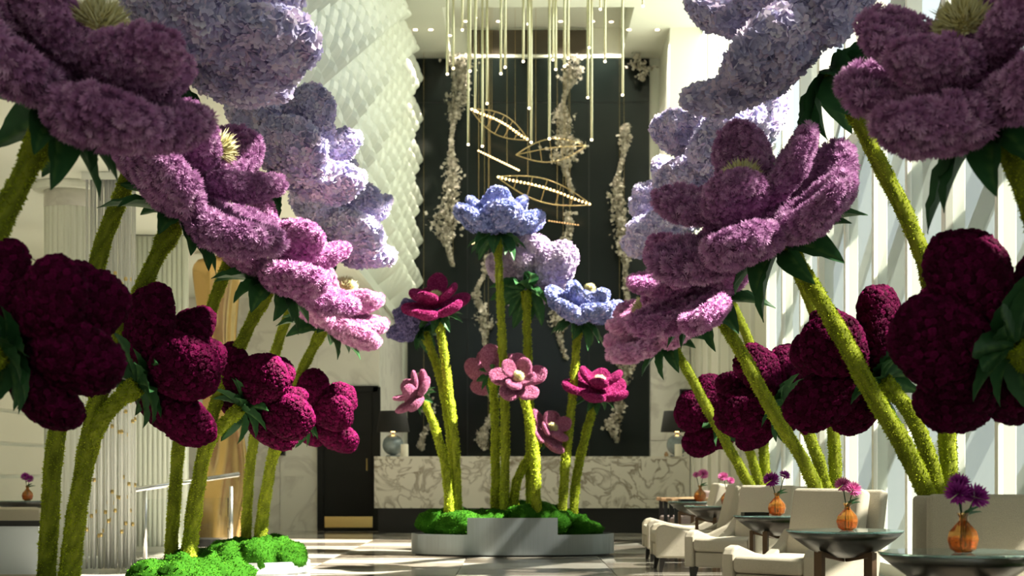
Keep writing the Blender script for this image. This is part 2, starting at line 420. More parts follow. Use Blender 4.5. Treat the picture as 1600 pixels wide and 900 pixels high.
def sample_surface(V, Q, n, mind, seed):
    r = np.random.default_rng(seed)
    T = np.concatenate([Q[:, [0, 1, 2]], Q[:, [0, 2, 3]]]) if Q.shape[1] == 4 else Q
    A, B, C = V[T[:, 0]], V[T[:, 1]], V[T[:, 2]]
    N = np.cross(B-A, C-A); ar = np.linalg.norm(N, axis=1); ok = ar > 1e-10
    A, B, C, N, ar = A[ok], B[ok], C[ok], N[ok]/ar[ok][:, None], ar[ok]
    m = n*5; idx = r.choice(len(ar), m, p=ar/ar.sum())
    u = r.random(m); v = r.random(m); s = u+v > 1; u[s] = 1-u[s]; v[s] = 1-v[s]
    P = A[idx]+u[:, None]*(B-A)[idx]+v[:, None]*(C-A)[idx]; NN = N[idx]
    grid = {}; keep = []
    for i in range(m):
        c = tuple((P[i]//mind).astype(int)); bad = False
        for a in (-1, 0, 1):
            for b in (-1, 0, 1):
                for d in (-1, 0, 1):
                    for q in grid.get((c[0]+a, c[1]+b, c[2]+d), ()):
                        if ((P[q]-P[i])**2).sum() < mind*mind: bad = True; break
                    if bad: break
                if bad: break
            if bad: break
        if not bad:
            grid.setdefault(c, []).append(i); keep.append(i)
            if len(keep) >= n: break
    return P[keep], NN[keep]
def scatter(P, N, tv, tf, size, seed, jit=.35, smin=.8, smax=1.15, ttint=None):
    """template (tv, tf) set on every point, turned at random about the normal"""
    r = np.random.default_rng(seed); n = len(P)
    N = N+r.normal(0, jit, N.shape); N /= np.linalg.norm(N, axis=1)[:, None]
    ref = r.normal(0, 1, N.shape); U = np.cross(N, ref); U /= np.linalg.norm(U, axis=1)[:, None]; W = np.cross(N, U)
    s = size*r.uniform(smin, smax, n)
    tv = np.asarray(tv); tf = np.asarray(tf)
    V = P[:, None, :]+s[:, None, None]*(tv[None, :, 0:1]*U[:, None]+tv[None, :, 1:2]*W[:, None]+tv[None, :, 2:3]*N[:, None])
    k = len(tv); T = (tf[None]+(np.arange(n)*k)[:, None, None]).reshape(-1, tf.shape[1])
    t = np.repeat(r.random(n), k)
    if ttint is not None: t = np.clip(t*.7+np.tile(ttint, n)*.3, 0, 1)
    return V.reshape(-1, 3), T, t
def tpl_hyd():
    V = []; T = []
    for q in range(4):
        a = q*PI/2; c, s = math.cos(a), math.sin(a); b = len(V)
        for (x, y, z) in ((.02, 0, -.05), (.40, .50, .10), (1.0, .36, .30), (1.02, -.36, .22), (.40, -.50, .16)):
            V.append((c*x-s*y, s*x+c*y, z))
        T += [(b, b+1, b+2), (b, b+2, b+3), (b, b+3, b+4)]
    return V, T
def tpl_mum():
    V = []; T = []; r = np.random.default_rng(3)
    for (n, ang, ln, wdt, z0) in ((13, 8, 1.0, .15, .05), (11, 38, .95, .14, .10), (8, 62, .80, .12, .14)):
        for q in range(n):
            a = 2*PI*(q+r.random()*.6)/n; e = math.radians(ang+r.uniform(-9, 9)); l = ln*r.uniform(.85, 1.12)
            c, s = math.cos(a), math.sin(a); b = len(V)
            for (t, y, lift) in ((.05, 0, 0), (.62, wdt, .03), (1, 0, .12), (.62, -wdt, .03)):
                x = t*l*math.cos(e); z = z0+t*l*math.sin(e)+lift
                V.append((c*x-s*y, s*x+c*y, z))
            T += [(b, b+1, b+2), (b, b+2, b+3)]
    tint = np.tile([.0, .6, 1.0, .6], len(V)//4)
    return V, T, tint
def tpl_knob():
    V = [(0, 0, .62)]; T = []; n = 7
    rings = ((.34, .86), (.62, .62), (.94, .80), (1.0, .1))
    for k, (r, z) in enumerate(rings):
        for i in range(n):
            a = 2*PI*(i+.5*(k % 2))/n; w = 1+.16*math.sin(i*2.4+k*1.7)
            V.append((r*w*math.cos(a), r*w*math.sin(a), z+.10*math.cos(i*2.9+k)))
    for i in range(n): T.append((0, 1+i, 1+(i+1) % n))
    for k in range(len(rings)-1):
        for i in range(n):
            a, b = 1+k*n+i, 1+k*n+(i+1) % n; c, d = a+n, b+n
            T += [(a, c, d), (a, d, b)]
    tint = np.array([.1]+[.2]*n+[.1]*n+[1.0]*n+[.2]*n)
    return V, T, tint
def tpl_tuft():
    V = []; T = []; r = np.random.default_rng(5)
    for q in range(5):
        a = 2*PI*(q+r.random()*.5)/5; c, s = math.cos(a), math.sin(a); b = len(V)
        for (x, y, z) in ((.0, 0, -.1), (.55, .4, .35), (.75, 0, .8), (.55, -.4, .35)):
            V.append((c*x-s*y, s*x+c*y, z))
        T += [(b, b+1, b+2), (b, b+2, b+3)]
    return V, T
PET = {}
def make_petals(kind, L, W, T, dish, cup, n, mind, size, tpl, variants=3, lump=.02, jit=.35):
    tp = tpl(); out = []
    for k in range(variants):
        V, Q = petal_core(L*(1+.05*(k-1)), W*(1-.06*(k-1)), T, dish, cup, 11*k+hash_(kind), lump=lump)
        core = trimesh('petal', V, Q, np.full(len(V), .05), True)
        P, N = sample_surface(V, Q, n, mind, 31+k)
        fv, ft, tt = scatter(P, N, tp[0], tp[1], size, 77+k, jit, ttint=tp[2] if len(tp) > 2 else None)
        fm = trimesh('florets', fv, ft, tt, False)
        out.append((core, fm))
    PET[kind] = out
def hash_(s): return sum(ord(c)*(i+1) for i, c in enumerate(s)) % 97
make_petals('hyd', .56, .50, .22, .25, .20, 1150, .023, .034, tpl_hyd, 3, .03, .50)
make_petals('mum', .58, .38, .17, .35, .18, 620, .031, .041, tpl_mum, 3, .02, .20)
make_petals('burg', .40, .34, .19, .10, .16, 1000, .020, .0180, tpl_knob, 3, .012, .22)
make_petals('felt', .37, .27, .10, .25, .14, 1500, .010, .013, tpl_tuft, 2, .008, .3)

# leaf, yellow centre
def leaf_mesh():
    nu, nv = 12, 6; V = []; Q = []; tint = []
    for i in range(nu+1):
        t = i/nu; hw = .058*math.sin(PI*min(1, t*.93+.05))**.8*(1-.35*t)*1.35 if t < 1 else .001
        for j in range(nv+1):
            s = j/nv*2-1
            z = .055*abs(s)*hw/.075-.09*t*t+.006*math.cos((t*13-abs(s)*1.6)*2)*abs(s)
            V.append((.30*t, s*hw, z)); tint.append(.55 if abs(s) > .1 else 1.0)
    for i in range(nu):
        for j in range(nv):
            a = i*(nv+1)+j; Q.append((a, a+nv+1, a+nv+2, a+1))
    tint = np.clip(np.array(tint)*rng.uniform(.5, 1, len(tint)), 0, 1)
    return trimesh('leaf', np.array(V), np.array(Q), tint, True)
LEAF = leaf_mesh()
def tuft_mesh():
    V = []; T = []; t = []
    pts = []
    n = 420
    for i in range(n):
        z = 1-1.15*i/n; a = i*2.39996; r = math.sqrt(max(0, 1-z*z)); pts.append((r*math.cos(a), r*math.sin(a), max(z, -.15)))
    for p in pts:
        p = np.array(p); l = rng.uniform(.9, 1.15); u = np.cross(p, (.3, .5, .8)); u /= np.linalg.norm(u); v = np.cross(p, u)
        b = len(V); tip = p*l+rng.normal(0, .07, 3)
        V += [p*.45+u*.07, p*.45-u*.07, p*.8+v*.06, tip]; T += [(b, b+1, b+3), (b+1, b+2, b+3), (b+2, b, b+3)]
        q = rng.random(); t += [q*.6, q*.6, .3+q*.6, min(1, q+.5)]
    b = len(V); nb = 14
    for jj in range(6):
        for ii in range(nb):
            ph, th = -.2+1.75*jj/5, 2*PI*ii/nb; V.append(np.array((math.cos(ph)*math.cos(th), math.cos(ph)*math.sin(th), math.sin(ph)))*.62); t.append(.3)
    for jj in range(5):
        for ii in range(nb):
            a0, b0 = b+jj*nb+ii, b+jj*nb+(ii+1) % nb; T += [(a0, b0, b0+nb), (a0, b0+nb, a0+nb)]
    return trimesh('stamen_tuft', np.array(V), np.array(T), np.array(t))
TUFT = tuft_mesh()

def catmull(pts, n=40):
    P = [np.array(tuple(p), float) for p in pts]; P = [2*P[0]-P[1]]+P+[2*P[-1]-P[-2]]; out = []
    m = len(P)-3
    for k in range(n+1):
        t = k/n*m; i = min(int(t), m-1); t -= i; a, b, c, d = P[i:i+4]
        out.append(.5*((2*b)+(c-a)*t+(2*a-5*b+4*c-d)*t*t+(3*b-a-3*c+d)*t**3))
    return np.array(out)
BLV = [(-.35, 0, 0), (.35, 0, 0), (0, .35, 1)]; BLT = [(0, 1, 2)]
def moss_stem(parent, base, pts, r0, r1, fuzz, seed, size=.016):
    C = catmull(pts, 44); fr = frames(C); seg = 14; V = []; n = len(C)
    rr = np.random.default_rng(seed); ph = rr.uniform(0, 50)
    for i in range(n):
        t = i/(n-1); r = r0+(r1-r0)*t
        if t > .93: r *= 1.28
        for j in range(seg):
            a = 2*PI*j/seg; d = fr[i][0]*math.cos(a)+fr[i][1]*math.sin(a)
            q = C[i]*7+d*.7
            k = r*(1+.22*mnoise.noise(Vector((q[0]+ph, q[1], q[2]))) + .10*mnoise.noise(Vector((q[0]*3+ph, q[1]*3, q[2]*3))))
            V.append(C[i]+d*k)
    V = np.array(V)-np.array(tuple(base)); Q = []
    for i in range(n-1):
        for j in range(seg): Q.append((i*seg+j, i*seg+(j+1) % seg, (i+1)*seg+(j+1) % seg, (i+1)*seg+j))
    capc = len(V); V = np.vstack([V, V[-seg:].mean(0), V[:seg].mean(0)])
    for j in range(seg):
        a, b = (n-1)*seg+j, (n-1)*seg+(j+1) % seg; Q.append((a, b, capc, capc)); Q.append(((j+1) % seg, j, capc+1, capc+1))
    Q = np.array(Q); quads = Q[:(n-1)*seg]
    tint = rr.random(len(V))
    T = np.concatenate([quads[:, [0, 1, 2]], quads[:, [0, 2, 3]], Q[(n-1)*seg:, :3]])
    st = link('stem', trimesh('stem', V, T, tint, True), 'moss_core', parent)
    A, B, Cc = V[T[:, 0]], V[T[:, 1]], V[T[:, 2]]; N = np.cross(B-A, Cc-A); ar = np.linalg.norm(N, axis=1); N = N/(ar[:, None]+1e-12)
    if N[len(quads)//2] @ (A[len(quads)//2]-V[(len(quads)//2//seg)*seg:(len(quads)//2//seg)*seg+seg].mean(0)) < 0: N = -N
    idx = rr.choice(len(ar), fuzz, p=ar/ar.sum()); u = rr.random((fuzz, 1)); v = rr.random((fuzz, 1))
    sw = (u+v > 1); u = np.where(sw, 1-u, u); v = np.where(sw, 1-v, v)
    P = A[idx]+u*(B-A)[idx]+v*(Cc-A)[idx]
    fv, ft, tt = scatter(P-N[idx]*.003, N[idx], BLV, BLT, size, seed, .6, .6, 1.5)
    g = np.array([mnoise.noise(Vector(p)*5.0) for p in P])
    tt = np.clip(np.repeat(np.clip(.5+.8*g, 0, 1), 3)*.55+tt*.45, 0, 1)
    stuff(link('moss_fuzz', trimesh('moss_fuzz', fv, ft, tt), 'moss', st))
    return st
SPEC = {
 #        outer (n, r, z, pitch, scale), inner..., centre z, centre radius, leaves (n, pitch, r, scale)
 'mum':  dict(rings=((5, .07, .06, 9, 1.0), (4, .05, .25, 26, .80)), cz=.40, cr=.125, leaves=(12, 2, .03, 1.25)),
 'hyd':  dict(rings=((5, .06, .17, 12, 1.05), (4, .04, .34, 42, .80)), cz=.50, cr=.09, leaves=(13, -12, .03, 1.3)),
 'burg': dict(rings=((5, .07, .10, 14, 1.0), (3, .02, .22, 54, .85)), cz=.34, cr=.06, leaves=(14, 8, .02, .78)),
 'felt': dict(rings=((5, .06, .03, 10, 1.0), (4, .03, .13, 32, .78)), cz=.18, cr=.085, leaves=(9, -6, .02, .7)),
}
def head(parent, base, kind, mat, pos, axis, roll=0, scale=1.0, leafscale=1.0, seed=0, centre=True, rings=None):
    sp = SPEC[kind]; r = random.Random(seed)
    a = Vector(axis).normalized(); H = a.to_track_quat('Z', 'Y').to_matrix().to_4x4()
    H = Matrix.Translation(Vector(pos)-Vector(base)) @ H @ Matrix.Rotation(roll, 4, 'Z') @ Matrix.Scale(scale, 4)
    for ri, (n, rad, z, pitch, sc) in enumerate(rings or sp['rings']):
        for k in range(n):
            th = 2*PI*(k+.5*ri)/n+r.uniform(-.12, .12)
            core, fm = PET[kind][(k+ri+seed) % len(PET[kind])]
            M = H @ Matrix.Rotation(th, 4, 'Z') @ Matrix.Translation((rad, 0, z+r.uniform(-.03, .03))) @ Matrix.Rotation(-math.radians(pitch+r.uniform(-10, 10)), 4, 'Y') @ Matrix.Rotation(r.uniform(-.12, .12), 4, 'X') @ Matrix.Scale(sc*r.uniform(.94, 1.06), 4)
            p = link('petal', core, mat, parent); p.matrix_basis = M
            f = link('florets', fm, mat, p); stuff(f)
    if centre:
        c = link('stamen_tuft', TUFT, 'stamen', parent); c.matrix_basis = H @ Matrix.Translation((0, 0, sp['cz'])) @ Matrix.Scale(sp['cr'], 4)
    n, pitch, rad, sc = sp['leaves']
    for k in range(n):
        th = 2*PI*k/n+r.uniform(-.2, .2)
        l = link('leaf', LEAF, 'leaf', parent)
        l.matrix_basis = H @ Matrix.Rotation(th, 4, 'Z') @ Matrix.Translation((rad, 0, -.02+.02*(k % 2))) @ Matrix.Rotation(-math.radians(pitch+r.uniform(-26, 14)), 4, 'Y') @ Matrix.Rotation(r.uniform(-.35, .35), 4, 'X') @ Matrix.Scale(sc*leafscale*r.uniform(.85, 1.2), 4)
def flower(name, label, group, kind, mat, stem_pts, axis, pos=None, roll=0, scale=1, r0=.050, r1=.043, fuzz=7000, seed=0, size=.016, **kw):
    base = Vector(stem_pts[0]); t = thing(name, label, 'flower', base, 0, group)
    moss_stem(t, base, stem_pts, r0, r1, fuzz, seed, size)
    head(t, base, kind, mat, pos if pos is not None else Vector(stem_pts[-1])+Vector(axis).normalized()*.02, axis, roll, scale, seed=seed, **kw)
    return t

DP = [F/388, F/284, F/208, F/163]
ORD = ['fourth', 'third', 'second', 'first']
def planter(x, y, r, label, metal, nclump, seed, hgt=.12, spot=False):
    t = thing('planter', label, 'planter', (x, y, 0))
    MB().lathe([(r-.02, .0), (r-.02, .02), (r, .02), (r, hgt), (r-.025, hgt), (r-.03, hgt-.03), (.01, hgt-.03)], 40).obj('planter_drum', metal, t)
    clumps(t, r*.86, r*.86, hgt+.02, nclump, seed, .28)
    if spot:
        pass
    return t
CL = []
def clump_meshes():
    for k in range(3):
        nu, nv = 22, 12; V = []; Q = []; ph = k*13.7
        for j in range(nv+1):
            phi = -PI/2+PI*j/nv
            for i in range(nu):
                th = 2*PI*i/nu; d = Vector((math.cos(phi)*math.cos(th), math.cos(phi)*math.sin(th), math.sin(phi)))
                s = 1+.26*mnoise.noise(d*1.9+Vector((ph, 0, 0)))+.16*mnoise.noise(d*4.5+Vector((0, ph, 0)))
                V.append((d*s)[:])
        for j in range(nv):
            for i in range(nu): Q.append((j*nu+i, j*nu+(i+1) % nu, (j+1)*nu+(i+1) % nu, (j+1)*nu+i))
        V = np.array(V); Q = np.array(Q)
        core = trimesh('moss_clump', V, Q, np.full(len(V), .2), True)
        P, N = sample_surface(V, Q, 2200, .012, 5+k)
        fv, ft, tt = scatter(P, N, BLV, BLT, .075, 9+k, .55, .6, 1.3)
        CL.append((core, trimesh('moss_fuzz', fv, ft, tt)))
clump_meshes()
def clumps(t, rx, ry, z, n, seed, hmax=.2, hfun=None, y0=0):
    r = random.Random(seed)
    for k in range(n):
        q = math.sqrt((k+.5)/n); a = k*2.39996+seed
        x, y = rx*q*math.cos(a)*.9, ry*q*math.sin(a)*.9+y0
        s = r.uniform(.12, .20)*(.85+.35*min(rx, .9))
        core, fz = CL[k % 3]
        h = hfun(x, y) if hfun else (1-q*.75)*.5*hmax
        o = link('moss_clump', core, 'moss_bright', t); o.location = (x, y, z+h*.6); o.rotation_euler = (0, 0, r.uniform(0, 6)); o.scale = (s*1.25, s, s*r.uniform(.65, 1.0))
        stuff(link('moss_fuzz', fz, 'moss_bright', o))

MUM_L = ['mum_purple', 'mum_purple', 'mum_orchid', 'mum_pink']  # paler and pinker with distance, partly light put into the petal colour
for i, D in enumerate(DP):
    fz = [11000, 10000, 7000, 5000][i]; sz = [.012, .012, .013, .014][i]
    od = ORD[i]+' planter from the reception desk'
    # ---- left row, planted at x = -2.5
    xb = -2.5
    planter(xb, D, .42 if i < 3 else .50, 'low round moss-filled planter, cladding-side row, %s from the reception desk' % ORD[i], 'planter_white', 16, 3+i)
    if i > 0:
        flower('hydrangea_flower', 'cladding-side tall lilac hydrangea giant flower, '+od, 'tall lilac giant flowers', 'hyd', 'hyd_lilac',
           [(-2.64, D+.12, .15), (-2.62, D+.12, .6), (-2.56, D+.12, 1.25), (-2.35, D+.12, 2.12), (-2.18, D+.12, 2.6), (-1.95, D+.10, 3.15)], (.62, .10, .80), roll=.4*i, seed=10+i, fuzz=fz, size=sz, scale=1.06)
    flower('chrysanthemum_flower', 'cladding-side leaning %s chrysanthemum giant flower, ' % ['purple', 'purple', 'orchid', 'pink'][i]+od, 'leaning chrysanthemum giant flowers', 'mum', MUM_L[i],
       [(-2.46, D-.08, .15), (-2.42, D-.08, .6), (-2.31, D-.08, 1.30), (-2.10, D-.09, 1.85), (-1.86, D-.1, 2.34)], (.50, -.10, .86), roll=.3+.5*i, seed=20+i, fuzz=fz, size=sz)
    flower('burgundy_flower', 'cladding-side low velvety burgundy giant flower, '+od, 'burgundy giant flowers', 'burg', 'burgundy',
       [(-2.50, D+.02, .15), (-2.48, D+.02, .45), (-2.41, D-.0, .88), (-2.28, D-.10, 1.22), (-2.03 if i == 0 else -2.06, D-.18, 1.43)], (.66, .58, .46), roll=.6*i, seed=30+i, fuzz=int(fz*.7), size=sz, r0=.047, r1=.042, scale=.9 if i == 0 else 1.0)
    # ---- right row
    xb = [2.62, 2.38, 2.30, 2.62][i]
    yb = [D, D, D+.1, D][i]
    planter(xb, yb, .36 if i < 3 else .30, 'low round moss-filled planter, window-side row, %s from the reception desk' % ORD[i], 'planter_white', 12, 13+i)
    if i > 0:
        flower('hydrangea_flower', 'window-side tall lilac hydrangea giant flower, '+od, 'tall lilac giant flowers', 'hyd', 'hyd_lilac',
           [(xb+.06, yb+.10, .15), (2.40, D+.10, .84), (2.36, D+.10, 1.58), (2.25, D+.10, 2.15), (2.0, D+.10, 2.70), (1.74, D+.08, 3.18)], (-.66, .0, .74), roll=.2+.5*i, seed=40+i, fuzz=fz, size=sz, scale=1.04)
    flower('chrysanthemum_flower', 'window-side leaning %s chrysanthemum giant flower, ' % ['purple', 'purple', 'orchid', 'pink'][i]+od, 'leaning chrysanthemum giant flowers', 'mum', MUM_L[i],
       [(xb-.06, yb-.12, .15), (2.20, D-.26, .80), (2.12 if i == 0 else 1.84, D-.32, 1.44), *(((1.98, D-.2, 2.05), (1.90, D-.1, 2.32)) if i == 0 else ((1.62, D-.26, 1.87), (1.44, D-.15, 2.19)))], (-.40, -.30, .86) if i == 0 else (-.58, -.30, .72), roll=.9+.5*i, seed=50+i, fuzz=fz, size=sz)
    flower('burgundy_flower', 'window-side low velvety burgundy giant flower, '+od, 'burgundy giant flowers', 'burg', 'burgundy',
       [(xb+.02, yb-.02, .15), (2.38, D+.02, .55), (2.30, D+.02, .90), (2.18, D+.0, 1.24), (2.0, D-.04, 1.46)], [(-.40, .86, .25), (-.62, .62, .42), (-.62, .66, .35), (-.62, .66, .3)][i], roll=.4*i, seed=60+i, fuzz=int(fz*.7), size=sz, r0=.047, r1=.042)

# ---- centre planter
DC = 18.8
pc = thing('planter', 'wide oval brushed-metal planter with raised front panel in the aisle centre', 'planter', (wpt(801, 0, DC).x, DC, 0))
def oval(rx, ry, z0, z1, seg=64, inner=.03):
    b = MB(); a = np.arange(seg)*2*PI/seg; V = []
    for (s, z) in ((0, z0), (0, z1), (inner, z1), (inner, z1-.06)):
        V.append(np.stack([(rx-s)*np.cos(a), (ry-s)*np.sin(a), np.full(seg, z)], 1))
    Fc = []
    for i in range(3):
        for j in range(seg): Fc.append((i*seg+j, i*seg+(j+1) % seg, (i+1)*seg+(j+1) % seg, (i+1)*seg+j))
    Fc.append(tuple(3*seg+j for j in range(seg))); Fc.append(tuple(range(seg))[::-1])
    return b.add(np.concatenate(V), Fc)
RX, RY = 1.19, .62
oval(RX, RY, .02, .25).obj('planter_drum', 'planter_metal', pc)
oval(RX-.05, RY-.05, 0, .03).obj('plinth', 'black', pc)
b = MB(); V = []; Fc = []; nn = 16
for k in range(nn+1):
    x = -.515+1.03*k/nn; y = -(RY+.012)*math.sqrt(1-(x/(RX+.012))**2)
    for (yy, z) in ((y, .03), (y, .445), (y+.03, .445), (y+.03, .03)): V.append((x, yy, z))
for k in range(nn):
    for q in range(4): Fc.append((k*4+q, (k+1)*4+q, (k+1)*4+(q+1) % 4, k*4+(q+1) % 4))
Fc.append((0, 1, 2, 3)); Fc.append((nn*4+3, nn*4+2, nn*4+1, nn*4))
b.add(V, Fc).obj('front_panel', 'planter_metal', pc)
clumps(pc, RX*.92, RY*.70, .20, 44, 4, y0=.04, hfun=lambda x, y: max(0, .32-.12*x*x-.25*y*y+.10*math.sin(x*5)))

def cstem(pts, dy=0): return [wpt(x, y, DC+dy) for (x, y) in pts]
def cf(label, kind, mat, pts, axis, scale, dy, roll=0, seed=0, **kw):
    return flower('giant_flower', label, 'giant flowers of the centre planter', kind, mat, cstem(pts, dy), axis, roll=roll, scale=scale, seed=seed, fuzz=4500, size=.017, r0=.054, r1=.043, **kw)
cf('tallest blue hydrangea giant flower in the centre planter, opening upward', 'hyd', 'hyd_blue', [(788, 835), (789, 640), (783, 500), (777, 368)], (.05, -.10, 1), .92, -.05, .3, 71,
   rings=((6, .05, .10, 8, 1.0), (4, .02, .22, 24, .80)))
cf('pale lilac giant flower seen from behind in the centre planter', 'hyd', 'hyd_pale', [(829, 835), (828, 700), (825, 560), (822, 455)], (.10, .66, .75), .95, .12, .1, 72, centre=False)
cf('blue giant flower tilted towards the right in the centre planter', 'hyd', 'hyd_blue', [(876, 835), (884, 720), (895, 610), (904, 503)], (.30, -.32, .9), .78, -.02, .8, 73,
   rings=((5, .05, .10, 10, 1.0), (4, .02, .22, 32, .74)))
cf('magenta giant flower with cream centre on the left of the centre planter', 'felt', 'magenta', [(716, 835), (711, 700), (700, 600), (685, 492)], (-.12, -.42, .85), 1.08, -.1, .7, 74)
cf('dusky violet giant flower behind the magenta one in the centre planter', 'hyd', 'hyd_dusk', [(712, 835), (706, 700), (688, 590), (663, 520)], (-.6, .35, .7), .58, .2, .2, 75, centre=False)
cf('dusty pink giant flower facing the black door in the centre planter', 'felt', 'rose', [(703, 835), (698, 740), (680, 670), (661, 622)], (-.85, -.30, .48), .80, -.15, .5, 76)
cf('dusty pink giant flower facing the aisle at the front of the centre planter', 'felt', 'rose', [(838, 835), (836, 720), (826, 650), (811, 602)], (-.05, -.82, .50), .86, -.3, .35, 77)
cf('dusty pink giant flower turned away, low behind the tallest stem', 'felt', 'rose', [(774, 835), (774, 740), (773, 650), (770, 590)], (-.05, .75, .5), .92, .15, .2, 78, centre=False)
cf('dusty pink giant flower with narrow upright petals on a slanting stem', 'felt', 'rose', [(798, 835), (806, 760), (826, 715), (850, 680)], (.55, -.62, .45), .80, .02, .9, 79)
cf('magenta giant flower with cream centre on the right of the centre planter', 'felt', 'magenta', [(894, 835), (900, 750), (914, 685), (931, 622)], (.18, -.38, .88), 1.02, .1, .3, 80)

# ================================================================== RECEPTION
SD = 98.0; DD = F/SD
desk = thing('reception_desk', 'long white marble reception desk with dark recessed base', 'desk', (wpt(831, 0, DD).x, DD, 0))
hw = 493/SD/2
zt = CH+(HY-713)/SD; zb = CH+(HY-794)/SD
for k in range(4):
    x0 = -hw+2*hw*k/4; MB().box((x0+.002, 0, zb), (x0+2*hw/4-.002, .04, zt-.04)).obj('front_panel', 'marble_desk', desk)
MB().box((-hw, 0.0, zt-.04), (hw, .78, zt)).obj('counter_top', 'marble_desk', desk)
MB().box((-hw+.02, .04, zb), (hw-.02, .76, zt-.04)).obj('body', 'marble_desk', desk)
MB().box((-hw+.05, .14, 0), (hw-.05, .7, zb)).obj('recessed_base', 'black', desk)
def lamp(px, label):
    p = wpt(px, 713, DD+.45); t = thing('table_lamp', label, 'lamp', (p.x, DD+.45, zt))
    r = .17
    MB().lathe([(.11, 0), (.11, .02), (.03, .025)], 20).obj('foot', 'lamp_glass', t)
    prof = [(r*math.cos(a), .02+r+r*math.sin(a)) for a in np.linspace(-PI/2+.15, PI/2-.1, 14)]
    MB().lathe(prof, 28).obj('globe_base', 'lamp_glass', t, True)
    MB().lathe([(.015, .34), (.015, .42)], 10).obj('neck', 'brass', t)
    MB().lathe([(.27, .40), (.215, .74), (.21, .74), (.265, .40)], 32, cap=False).obj('lamp_shade', 'lamp_shade', t, True)
    MB().lathe([(.03, .40), (.05, .45), (.03, .5)], 12).obj('bulb', 'warm_bulb', t, True)
    return t
lamp(614, 'black-shaded lamp with grey globe base on the desk end by the door')
lamp(1058, 'black-shaded lamp with grey globe base on the desk end by the window wall')
for px, dd in ((632, .25), (1060, .2)):
    p = wpt(px, 713, DD+dd); c = thing('candle', ['white pillar candle beside the desk lamp near the door', 'white pillar candle before the desk lamp near the windows'][px > 800], 'candle', (p.x, DD+dd, zt))
    MB().lathe([(.06, 0), (.062, .005), (.062, .195), (.055, .20), (.01, .195)], 20).obj('wax', 'candle', c)
    MB().tube([(0, 0, .19), (.002, 0, .215)], .003, 6).obj('wick', 'black', c)
p = wpt(1041, 713, DD+.3); o = tag(MB().lathe([(.03, 0), (.035, .04), (.02, .06), (.02, .075)], 12).obj('ink_pot', 'wood', None, loc=(p.x, DD+.3, zt)), 'tiny dark pot on the marble desk top near the window end', 'pot')
# black frames on the marble walls
def frame(px0, px1, py0, py1, D, label):
    a = wpt(px0, py1, D); c = wpt(px1, py0, D); t = thing('picture_frame', label, 'frame', (a.x, D, a.z)); W_, H_ = c.x-a.x, c.z-a.z
    MB().box((.03, -.01, .03), (W_-.03, .02, H_-.03)).obj('panel', 'dark_glass', t)
    for bx in (((0, -.04, 0), (.03, .02, H_)), ((W_-.03, -.04, 0), (W_, .02, H_)), ((.03, -.04, 0), (W_-.03, .02, .03)), ((.03, -.04, H_-.03), (W_-.03, .02, H_))):
        MB().box(*bx).obj('frame_bar', 'black', t)
frame(425, 446, 676, 712, YD-.05, 'small black framed panel on the marble wall left of the door')
frame(1062, 1076, 608, 646, YB-.1, 'small black framed panel on the marble beside the dark glass')
frame(417, 429, 740, 751, YD-.05, 'tiny black switch frame low on the marble wall left of the door')

# hanging blossom garlands before the dark glass
def garland(px, y0, y1, w0, label, seed, dens=1.0):
    r = np.random.default_rng(seed); D = YB-.5; s = F/D
    a = wpt(px, y0, D); c = wpt(px, y1, D); L = a.z-c.z; n = int(420*L*dens)
    t = np.sort(r.random(n)); wv = w0/s/2*(.55+.45*np.sin(t*9+seed)+.25*np.sin(t*23+seed*2))*np.minimum(1, (1-t)*4+.15)
    wv = np.maximum(wv, .03)
    ctr = .10*np.sin(t*5+seed)+.05*np.sin(t*13)
    P = np.stack([ctr+r.normal(0, .5, n)*wv, r.normal(0, .06, n), -t*L], 1); N = r.normal(0, 1, (n, 3)); N /= np.linalg.norm(N, axis=1)[:, None]
    tp = tpl_hyd(); fv, ft, tt = scatter(P, N, tp[0], tp[1], .035, seed, .3, .6, 1.3)
    g = thing('blossom_garland', label, 'garland', (a.x, D, a.z), 0, 'hanging garlands before the dark glass')
    MB().tube([(0, 0, ZC+(.62 if -1.3 < a.x < 2 else 0)-a.z), (0, 0, -L)], .0025, 5).obj('cord', 'brass_dull', g)
    stuff(link('blossoms', trimesh('blossoms', fv, ft, tt), 'garland', g))
leafy('garland', [(0, (.28, .26, .20)), (.5, (.50, .47, .38)), (1, (.75, .70, .60))], .3, .8)
garland(708, 85, 415, 40, 'long pale blossom garland hanging behind the leaf-shaped chandeliers', 1, 1.1)
garland(888, 85, 300, 44, 'wide pale blossom garland beside the longest brass pendants', 2, 1.1)
garland(975, 195, 490, 30, 'narrow blossom garland beside the right edge of the dark glass', 3)
garland(1000, 84, 125, 40, 'short blossom garland in the top corner of the dark glass', 4)
garland(662, 585, 702, 26, 'low blossom strand near the lamp by the door', 5)
garland(763, 560, 702, 26, 'low blossom strand behind the centre flower stems', 6)
garland(968, 560, 690, 26, 'low blossom strand behind the right magenta flower', 7)
garland(880, 330, 560, 20, 'thin blossom strand behind the centre blue flowers', 8, .7)
garland(757, 400, 560, 22, 'thin blossom strand behind the pale lilac flower', 9, .7)

